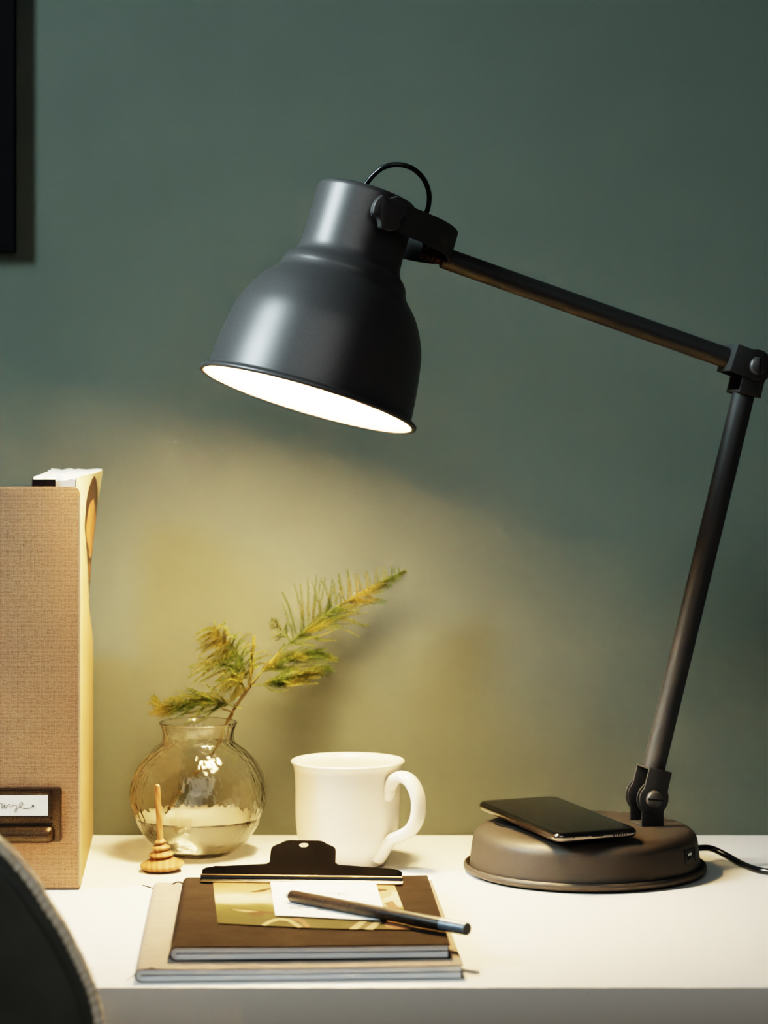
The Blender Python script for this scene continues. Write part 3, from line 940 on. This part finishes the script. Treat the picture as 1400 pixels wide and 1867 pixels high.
scribble([(579, 1628), (585, 1627), (592, 1629), (598, 1626), (604, 1629), (612, 1627), (617, 1631), (622, 1628), (626, 1631), (621, 1633), (616, 1630), (628, 1627), (634, 1628), (630, 1631), (624, 1629)])
scribble([(645, 1644), (652, 1643), (657, 1646), (663, 1643), (668, 1645)])
scribble([(527, 1654), (533, 1652), (537, 1655), (531, 1657), (527, 1654), (540, 1655), (546, 1653), (552, 1656), (546, 1657), (541, 1654), (556, 1655), (566, 1654)])
scribble([(577, 1656), (580, 1660), (583, 1656), (586, 1660), (590, 1656), (586, 1655)])
scribble([(552, 1648), (560, 1645), (566, 1648), (572, 1645), (578, 1647)])

# ------------------------------------------------------------------ bulldog clip
cc = PZ(550, 1603, ZT + .002)
clip = thing('bulldog_clip', cc, 'wide black metal bulldog clip holding the back edge of the brown notebook', 'clip')
CX = X2 - X2 * 0
CX = (PZ(733, 1605, ZT) - PZ(368, 1600, ZT)); CX.z = 0; CW = CX.length / 2; CX.normalize()
CY = Vector((-CX.y, CX.x, 0))
mid = PZ(550, 1596, ZT + .006)
lean = math.radians(52)
CVv = CY * math.cos(lean) + UP * math.sin(lean)          # up the lever plate
CN = CX.cross(CVv).normalized()
k_ = mid.y / F
sc = 1 / (math.sin(lean) + .19 * math.cos(lean))
out = [(-183, 0), (183, 0), (183, 7), (177, 11), (160, 13.5), (120, 16), (66, 19.5), (60.5, 23), (60, 44), (59, 48.5), (56, 52), (50, 55), (43, 57.5), (38, 60.5), (33, 62.6), (26, 63.5), (-26, 63.5), (-33, 62.6), (-38, 60.5), (-43, 57.5), (-50, 55), (-56, 52), (-59, 48.5), (-60, 44), (-60.5, 23), (-66, 19.5), (-120, 16), (-160, 13.5), (-177, 11), (-183, 7)]
hole = []
def cw(u_, v_): return mid + CX * (u_ * k_) + CVv * (v_ * k_ * sc)
bm = newbm()
# plate with a punched hole: bridge two half-outlines
hc, hr, hv = (0, 55), 8.6, 4.6
hp_ = [(hr * math.cos(2 * PI * k / 24), hc[1] + hv * math.sin(2 * PI * k / 24)) for k in range(24)]
right = [p for p in out if p[0] > 0]          # bottom right corner .. up to the top
left = [p for p in out[1:] if p[0] < 0] + [out[0]]
h_right = [hp_[k % 24] for k in range(6, -7, -1)]     # from the top of the hole round the right side to the bottom
h_left = [hp_[k % 24] for k in range(-6, -19, -1)]    # bottom round the left to the top
loopR = [(0, 0)] + right + [(0, 63.5)] + h_right
loopL = [(0, 63.5)] + left + [(0, 0)] + h_left
tp = .0011
for lp in (loopR, loopL):
    pts = [cw(*p) for p in lp]
    a_ = [bm.verts.new(p) for p in pts]; b_ = [bm.verts.new(p + CN * tp) for p in pts]
    bm.faces.new(a_); bm.faces.new(list(reversed(b_)))
    n = len(a_)
    for i in range(n):
        p0, p1 = lp[i], lp[(i + 1) % n]
        if abs(p0[0]) < 1e-6 and abs(p1[0]) < 1e-6: continue      # inner seam
        bm.faces.new((a_[i], b_[i], b_[(i + 1) % n], a_[(i + 1) % n]))
obj('lever', bm, M['clip'], clip, angle=30)
# jaw: two rolled ridges running the whole width
bm = newbm()
pf = [(.0000, .0062), (-.0012, .0062), (-.0022, .0056), (-.0028, .0046), (-.0030, .0034), (-.0040, .0026), (-.0050, .0020), (-.0058, .0012), (-.0058, .0006), (-.0048, .0003), (-.003, .0016), (-.0012, .0026), (.001, .0046)]
bs = mid - UP * .006 - UP * .0
prof3 = [bs + CY * y_ + UP * z_ - CX * CW for y_, z_ in pf]
add_prism(bm, prof3, CX * (2 * CW))
jaw = obj('jaw', bm, M['clip'], clip, angle=40)
for (y_, z_, r_) in ((-.0022, .0058, .0007), (-.0056, .0013, .00065)):
    bm = newbm()
    p = bs + CY * y_ + UP * z_
    add_tube(bm, [p - CX * (CW - .0004), p + CX * (CW - .0004)], r_, 10)
    tag(obj('highlight_ridge', bm, M['clip_edge'], jaw), 'ridge with its gold highlight put into the colour')
# sprung back of the clip, wrapped round the notebook edge
bm = newbm()
bk = 0
eb = o2_ + Y2 * .1265      # just behind the back edge
yb = (eb - bs).dot(CY)
pf = [(.0002, .0062), (yb * .5, .0066), (yb + .001, .0066), (yb + .0042, .0040), (yb + .0046, -.0005), (yb + .0038, -.006), (yb + .0030, -.006), (yb + .0036, -.0005), (yb + .0032, .0034), (yb + .0004, .0058), (yb * .5, .0058), (.0006, .0052)]
add_prism(bm, [bs + CY * y_ + UP * z_ - CX * (CW * .93) for y_, z_ in pf], CX * (2 * CW * .93))
obj('spring_back', bm, M['clip'], clip, angle=40)

# ------------------------------------------------------------------ pencil
zp = zn + .0003 + .0047
pa, pb = PZ(531, 1633.5, zp), PZ(852, 1694, zp)
pd = (pb - pa).normalized(); plen = (pb - pa).length
pen = thing('pencil', (pa + pb) / 2, 'thick dark pencil with a grey cap lying across the note and the photograph', 'pencil')
X_, Y_ = frame(pd)
bm = newbm()
rp_ = .0045
ce = plen - .0235
add_lathe(bm, [(0, 0), (rp_ * .88, 0), (rp_, .0010), (rp_, ce), (0, ce)], pa, pd, 36)
obj('shaft', bm, M['pencil'], pen, angle=50)
bm = newbm()
add_lathe(bm, [(0, -.0052), (.0013, -.0050), (.0019, -.0042), (.0031, .0002), (0, .0002)], pa, pd, 28)
tag(obj('tip', bm, M['pencil_tip'], pen, angle=50), 'pale rounded pencil tip')
bm = newbm()
add_lathe(bm, [(0, ce), (rp_ * .99, ce), (rp_ * .99, plen - .0008), (rp_ * .93, plen), (0, plen, 1)], pa, pd, 36)
tag(obj('cap', bm, [M['pencil_cap'], M['pencil_end']], pen, angle=50), 'grey painted end')

# ------------------------------------------------------------------ magazine file with a magazine
FR = Vector((-.2402, 1.9726, DZ))
fa = math.atan2(.0184, .247)
FX = Vector((math.cos(fa * .35), math.sin(fa * .35), 0))      # along the front panel, to the right
FY = Vector((-math.sin(fa), math.cos(fa), 0))                 # into the depth
FW, FD, FH = .100, .247, .3190
fl = thing('magazine_file', FR - FX * FW / 2 + FY * FD / 2, 'tall tan linen magazine file with bronze label holder, left of the vase', 'magazine file')
def fp(x, y, z): return FR + FX * x + FY * y + UP * z
bm = newbm()
ol = round_poly([(-FW, 0.0012), (0, 0.0012), (0, FH), (-FW, FH)], [.001, .001, .006, .006], 5)
add_prism(bm, [fp(p[0], 0, p[1]) for p in ol], FY * .0028, bevel=.0006)
obj('front_panel', bm, M['linen'], fl, angle=40)
# side panels with the slanting cut
def sidez(px_, py_):
    # pixel on the right side -> (depth, height)
    lo, hi = 0, FD
    for _ in range(40):
        md = (lo + hi) / 2
        p = fp(0, md, 0)
        if 700 + p.x * F / p.y < px_: lo = md
        else: hi = md
    p = fp(0, lo, 0)
    return lo, H - (py_ - HZ) * p.y / F
cut = [sidez(151.5, 925), sidez(154, 985), sidez(157.2, 1045), sidez(160.6, 1085), sidez(164, 1120), sidez(168, 1150)]
so = [(0.0028, .001), (FD, .001), (FD, .172)] + [(y_, z_) for y_, z_ in reversed(cut)] + [(.014, .306), (.0028, FH - .003)]
for s, x0 in (('r', -.0022), ('l', -FW)):
    bm = newbm()
    add_prism(bm, [fp(x0, y_, z_) for y_, z_ in so], FX * .0022)
    obj('side_panel', bm, M['file_side'], fl, angle=30)
bm = newbm(); add_box(bm, fp(-FW + .0022, FD - .0022, .001), FX * (FW - .0044), FY * .0022, UP * .170)
obj('back_panel', bm, M['file_side'], fl)
bm = newbm(); add_box(bm, fp(-FW + .0022, .0028, .001), FX * (FW - .0044), FY * (FD - .005), UP * .002)
obj('bottom_panel', bm, M['file_side'], fl)
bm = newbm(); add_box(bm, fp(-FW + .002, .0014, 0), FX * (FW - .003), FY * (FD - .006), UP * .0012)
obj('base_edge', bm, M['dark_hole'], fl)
bm = newbm(); add_box(bm, fp(-.0012, -.0002, .004), FX * .0018, FY * .0032, UP * (FH - .012), .0005)
obj('corner_highlight', bm, M['file_highlight'], fl)  # thin strip painting the pale highlight down the front corner
# label holder (front plane pixel -> local x, z)
KS = FR.y / F
def lp(px_, py_): return ((px_ - 146) * KS, H - (py_ - HZ) * KS)
def rect_outline(x0, y0, x1, y1, r):
    (a, b), (c, d) = lp(x0, y1), lp(x1, y0)
    return round_poly([(a, b), (c, b), (c, d), (a, d)], r, 5)
XL = 2 * (146 - FW / KS / 2) - 112.5
bm = newbm()
po = rect_outline(XL, 1435, 112.5, 1534, .0028)
add_prism(bm, [fp(p[0], -.0022, p[1]) for p in po], FY * .0024, bevel=.0007)
hol = obj('label_holder', bm, M['bronze'], fl, angle=40)
tag(hol, 'bronze metal label holder with a pull bar')
# raised lips round the window
bm = newbm()
for (x0, y0, x1, y1) in ((XL + 14, 1441, 95, 1447), (XL + 14, 1487, 95, 1493), (89, 1441, 95, 1493), (XL + 14, 1441, XL + 20, 1493)):
    (a, b), (c, d) = lp(x0, y1), lp(x1, y0)
    add_box(bm, fp(a, -.0032, b), FX * (c - a), FY * .0012, UP * (d - b), .0004)
obj('window_lip', bm, M['bronze'], hol)
bm = newbm()
(a, b), (c, d) = lp(XL + 20, 1486), lp(88, 1448)
add_box(bm, fp(a, -.0027, b), FX * (c - a), FY * .0008, UP * (d - b))
card = obj('label_card', bm, M['paper'], hol)
wr_ = [(-150, 372), (-118, 330), (-112, 385), (-90, 412), (-70, 360), (-52, 345), (-58, 392), (-46, 408), (-22, 360), (0, 350), (14, 340), (40, 338), (32, 372), (42, 410), (64, 372), (80, 348), (73, 392), (86, 409), (118, 366), (150, 348), (150, 378), (166, 388), (196, 366), (232, 362), (240, 388), (226, 420), (203, 444), (212, 462), (236, 448), (240, 424), (268, 398), (312, 366), (330, 336), (314, 318), (286, 344), (280, 380), (308, 402), (368, 412), (438, 402), (484, 386), (478, 374), (464, 362)]
pts = []
for x, y in wr_:
    u_, v_ = lp(x / 7.78, 1420 + y / 7.78)
    pts.append(fp(u_, -.0029, v_))
bm = newbm(); add_tube(bm, catmull(pts, 6), .00019, 5)
add_tube(bm, [fp(*(lambda q: (q[0], -.0030, q[1]))(lp(464 / 7.78, 1420 + 362 / 7.78))), fp(*(lambda q: (q[0], -.0030, q[1]))(lp(482 / 7.78, 1420 + 384 / 7.78)))], .0006, 6)
obj('handwriting', bm, M['ink'], card)
# pull bar
bm = newbm()
xa, za = lp(XL + 12, 1520); xb, zb = lp(100, 1520)
rr = 16 * KS
rings = []
for k in range(21):
    t = k / 20
    x = xa + (xb - xa) * t
    e = min(t, 1 - t) * (xb - xa)
    s = math.sqrt(max(0, 1 - (1 - min(1, e / (rr * .9))) ** 2)) if e < rr * .9 else 1
    s = max(.12, s)
    ring = []
    for j in range(17):
        a_ = PI * j / 16
        ring.append(bm.verts.new(fp(x, -.0018 - math.sin(a_) * rr * 1.15 * s, za + math.cos(a_) * rr * (.55 + .45 * s))))
    rings.append(ring)
xs = [xa + (xb - xa) * k / 20 for k in range(21)]
for i in range(20):
    for j in range(16):
        bm.faces.new((rings[i][j], rings[i][j + 1], rings[i + 1][j + 1], rings[i + 1][j]))
bm.faces.new(rings[0]); bm.faces.new(rings[-1])
obj('pull', bm, M['bronze'], hol, angle=70)
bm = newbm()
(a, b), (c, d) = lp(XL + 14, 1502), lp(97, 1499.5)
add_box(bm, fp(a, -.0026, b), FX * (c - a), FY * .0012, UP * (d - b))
obj('painted_shadow', bm, M['dark_hole'], hol)  # dark strip painting the shade above the pull bar

# magazine standing in the file, its cover bowing out over the slanted side
def face_pt(s, z):
    """right cover: s 0..1 front to back, z height"""
    y = .012 + .205 * s
    xin = -.0036
    t = max(0, (z - .165) / .160)
    bow = (.0026 + .0105 * s) * t * t * (1.0)
    return fp(xin + bow * min(1, s * 1.4 + .05), y, z)
mz = .3258
mg = thing('magazine', fp(-.02, .115, .004), 'thick worn magazine with a portrait on its cover, sticking out of the tan magazine file', 'magazine')
hair = [(172.5, 867), (176.5, 876), (178.5, 890), (178.3, 925), (177, 960), (175.5, 1000), (173.5, 1050), (170.5, 1090), (168, 1128), (166, 1134), (163.5, 1105), (161, 1060), (158, 1010), (155.5, 975), (154.2, 962), (155.2, 940), (157.5, 912), (162, 890), (167.5, 873)]
skin = [(165.5, 915), (171, 910), (174.5, 935), (173.5, 975), (171.2, 998), (167.5, 1012), (164, 1018), (161.5, 1006), (158, 985), (156.8, 968), (158.5, 950), (161.5, 928)]
cheek_ = [(161.5, 1024), (165, 1030), (164.5, 1060), (162.2, 1056)]
eye = [(158.8, 988), (161.4, 995), (163.2, 1010), (161.0, 1010), (158.6, 998)]
def inside(x, y, poly):
    c = False
    for i in range(len(poly)):
        (x0, y0), (x1, y1) = poly[i - 1], poly[i]
        if (y0 > y) != (y1 > y) and x < (x1 - x0) * (y - y0) / (y1 - y0) + x0: c = not c
    return c
bm = newbm()
zs = [.004, .05, .10, .14] + [.165 + (mz - .165) * k / 150 for k in range(151)]
ns = 60
grid = [[bm.verts.new(face_pt(i / ns, z)) for z in zs] for i in range(ns + 1)]
for i in range(ns):
    for j in range(len(zs) - 1):
        f = bm.faces.new((grid[i][j], grid[i + 1][j], grid[i + 1][j + 1], grid[i][j + 1]))
        c = f.calc_center_median()
        x, y = 700 + c.x * F / c.y, HZ + (DZ + H - c.z) * F / c.y
        if inside(x, y, eye): f.material_index = 1
        elif inside(x, y, skin) or inside(x, y, cheek_): f.material_index = 2
        elif inside(x, y, hair): f.material_index = 1
cover = obj('cover', bm, [M['mag_white'], M['mag_hair'], M['mag_skin']], mg, recalc=False, angle=50)
tag(cover, 'cover printed with a dark-haired portrait')
bm = newbm()
def ptop(s, u_):
    """page block point: u 0..1 from the cover to the left"""
    z = mz + .002 * s - .0006 + noise.noise(Vector((s * 9, u_ * 7, 3))) * .0028 - (.0015 if s < .05 else 0)
    p = face_pt(s, z) - FX * (.0008 + u_ * (.0335 + .010 * s))
    return p
ni, nj = 28, 10
top = [[bm.verts.new(ptop(i / ni, j / nj)) for j in range(nj + 1)] for i in range(ni + 1)]
bot = [[bm.verts.new(face_pt(i / ni, .004) - FX * (.0008 + j / nj * .030)) for j in range(nj + 1)] for i in range(ni + 1)]
for g in (top, bot):
    for i in range(ni):
        for j in range(nj):
            bm.faces.new((g[i][j], g[i + 1][j], g[i + 1][j + 1], g[i][j + 1]))
# sides follow the bowed cover in steps
def wallstrip(ij):
    cols = []
    for (i, j) in ij:
        col = [bot[i][j]]
        for k in range(1, 8):
            z = .004 + (mz - .004) * k / 8
            col.append(bm.verts.new(face_pt(i / ni, z) - FX * (.0008 + j / nj * (.030 + (.0035 + .010 * i / ni) * k / 8))))
        col.append(top[i][j]); cols.append(col)
    for a_ in range(len(cols) - 1):
        for k in range(8):
            bm.faces.new((cols[a_][k], cols[a_ + 1][k], cols[a_ + 1][k + 1], cols[a_][k + 1]))
wallstrip([(i, 0) for i in range(ni + 1)]); wallstrip([(i, nj) for i in range(ni + 1)])
wallstrip([(0, j) for j in range(nj + 1)]); wallstrip([(ni, j) for j in range(nj + 1)])
obj('pages', bm, M['paper'], mg, angle=30)
bm = newbm()
f0 = face_pt(0, mz - .004)
add_box(bm, f0 - FX * .0350 - FY * .0016 - UP * .15, FX * .0185, FY * .0012, UP * .1525)
tag(obj('spine', bm, M['mag_black'], mg), 'black part of the spine')

# ------------------------------------------------------------------ picture frame on the wall
FDp = .0095
fx1 = (27 - 700) * (WALL_Y - FDp) / F
fz0 = DZ + H - (459 - HZ) * (WALL_Y - FDp) / F
pf_ = thing('picture_frame', (fx1 - .15, WALL_Y, fz0 + .2), 'black picture frame hanging on the green wall at the top left corner', 'picture frame')
bw, fw, fh = .030, .30, .40
y0 = WALL_Y - FDp
def fpt(a, b, y): return Vector((fx1 - a, y, fz0 + b))
bm = newbm()
cs = [(0, WALL_Y - .0005), (0, y0 + .002), (.001, y0), (.0045, y0), (.0052, y0 + .0012), (.0062, y0 + .0012), (.024, y0 + .002), (.027, y0 + .006), (.027, WALL_Y - .0005)]
loops = []
for d, y in cs:
    loops.append([bm.verts.new(fpt(d, d, y)), bm.verts.new(fpt(fw - d, d, y)), bm.verts.new(fpt(fw - d, fh - d, y)), bm.verts.new(fpt(d, fh - d, y))])
for i in range(len(loops)):
    A, B = loops[i], loops[(i + 1) % len(loops)]
    for k in range(4): bm.faces.new((A[k], A[(k + 1) % 4], B[(k + 1) % 4], B[k]))
obj('frame_moulding', bm, M['frame'], pf_, angle=20)
bm = newbm(); add_box(bm, fpt(fw - .026, .026, y0 + .0045), (fw - .052, 0, 0), (0, .003, 0), (0, 0, fh - .052))
obj('picture', bm, M['frame_pic'], pf_)

# ------------------------------------------------------------------ chair in the foreground
CD = 1.45; CS = CD / F
right = [(190, 1985), (189, 1930), (185, 1890), (180, 1865), (168, 1813), (153, 1775), (135, 1738), (113, 1695), (83, 1650), (60, 1613), (25, 1570), (0, 1545), (-60, 1497), (-130, 1455), (-230, 1418), (-350, 1396), (-516, 1388)]
cxp = -516
low = [(190, 2100), (182, 2250), (165, 2400), (130, 2560)]
half = list(reversed(low)) + right
full2 = half + [(2 * cxp - x, y) for x, y in reversed(half[:-1])]
co = P(cxp, 2100, CD)
chair = thing('chair', Vector((co.x, CD, 0)), 'dark grey velvet chair with beige corded edging, in the left foreground before the desk', 'chair')
ring = catmull([P(x, y, CD) for x, y in full2], 4)
cen = P(cxp, 2050, CD)
bm = newbm()
loops = []
for k, (sc_, dy) in enumerate(((.985, .030), (1.0, .022), (1.0, .004), (.992, -.002), (.975, -.004), (.955, -.0005), (.93, -.006), (.85, -.016), (.7, -.026), (.45, -.034), (.2, -.037))):
    loops.append([bm.verts.new(Vector((cen.x + (p.x - cen.x) * sc_, CD + dy, cen.z + (p.z - cen.z) * sc_))) for p in ring])
n = len(ring)
for i in range(len(loops) - 1):
    for k in range(n):
        bm.faces.new((loops[i][k], loops[i][(k + 1) % n], loops[i + 1][(k + 1) % n], loops[i + 1][k]))
bm.faces.new(loops[0]); bm.faces.new(loops[-1])
obj('backrest', bm, M['velvet'], chair, angle=80)
bm = newbm()
pr = catmull([Vector((cen.x + (p.x - cen.x) * .995, CD + .002, cen.z + (p.z - cen.z) * .995)) for p in ring], 6)
rs = [.0044 + .0003 * math.sin(i * .75) + random.uniform(-.0003, .0003) for i in range(len(pr))]
add_tube(bm, pr, rs, 10)
tag(obj('corded_edging', bm, M['piping'], chair, angle=80), 'beige corded edging')
bm = newbm()
so_ = round_poly([(-.215, -.22), (.215, -.22), (.205, .20), (-.205, .20)], .08, 8)
add_prism(bm, [Vector((co.x + p[0], CD + .22 + p[1] + .03, .41)) for p in so_], UP * .07, bevel=.02, segs=4)
obj('seat', bm, M['velvet'], chair, angle=50)
for sx in (-1, 1):
    bm = newbm(); add_tube(bm, [Vector((co.x + sx * .15, CD + .035, .66)), Vector((co.x + sx * .17, CD + .045, .41))], .012, 10)
    obj('back_support', bm, M['chair_leg'], chair)
    for sy in (.06, .40):
        bm = newbm(); add_tube(bm, [Vector((co.x + sx * .17, CD + sy + .02, .412)), Vector((co.x + sx * .21, CD + sy + (.05 if sy > .2 else -.03), 0.0))], [.014, .009], 12)
        obj('leg', bm, M['chair_leg'], chair)

# ------------------------------------------------------------------ light
def look(o, target):
    d = Vector(target) - o.location
    o.rotation_euler = d.to_track_quat('-Z', 'Y').to_euler()
KD = Vector((.93, .37, -.60)).normalized()          # direction the key light travels
aim = Vector((.06, WALL_Y - .1, DZ + .44))
kl = bpy.data.lights.new('key_softbox', 'AREA')
kl.shape = 'RECTANGLE'; kl.size = .30; kl.size_y = 1.3
kl.energy = 6.2; kl.color = (.74, .94, 1.0); kl.spread = math.radians(34)
ko = bpy.data.objects.new('key_softbox', kl); COL.objects.link(ko)
ko.location = aim - KD * 2.7; look(ko, aim)
fl_ = bpy.data.lights.new('added_fill', 'AREA')  # added light that lifts the shadows on wall and front faces
fl_.shape = 'RECTANGLE'; fl_.size = 2.2; fl_.size_y = 1.6; fl_.energy = 15; fl_.color = (.94, .97, .96)
fo = bpy.data.objects.new('added_fill', fl_); COL.objects.link(fo)
fo.location = (.25, -.6, 2.4); look(fo, (.2, WALL_Y, 1.1))
w = bpy.data.worlds.new('studio'); scene.world = w; w.use_nodes = True
bg = w.node_tree.nodes['Background']; bg.inputs[0].default_value = (.75, .86, 1, 1); bg.inputs[1].default_value = .045

# ------------------------------------------------------------------ camera
cam = bpy.data.cameras.new('camera'); camo = bpy.data.objects.new('camera', cam); COL.objects.link(camo)
camo.location = (0, 0, DZ + H); camo.rotation_euler = (PI / 2, 0, 0)
cam.sensor_fit = 'HORIZONTAL'; cam.sensor_width = 36
cam.lens = 36 * F / 1400
cam.shift_y = -(933.5 - HZ) / 1400
cam.dof.use_dof = True; cam.dof.focus_distance = 1.97; cam.dof.aperture_fstop = 9.5
cam.clip_start = .05
scene.camera = camo
scene.cycles.max_bounces = 12
scene.cycles.transparent_max_bounces = 16
scene.cycles.transmission_bounces = 12
scene.cycles.sample_clamp_indirect = 0
scene.cycles.use_denoising = True
scene.view_settings.view_transform = 'Filmic'
scene.view_settings.look = 'Very High Contrast'
scene.view_settings.exposure = 0.0
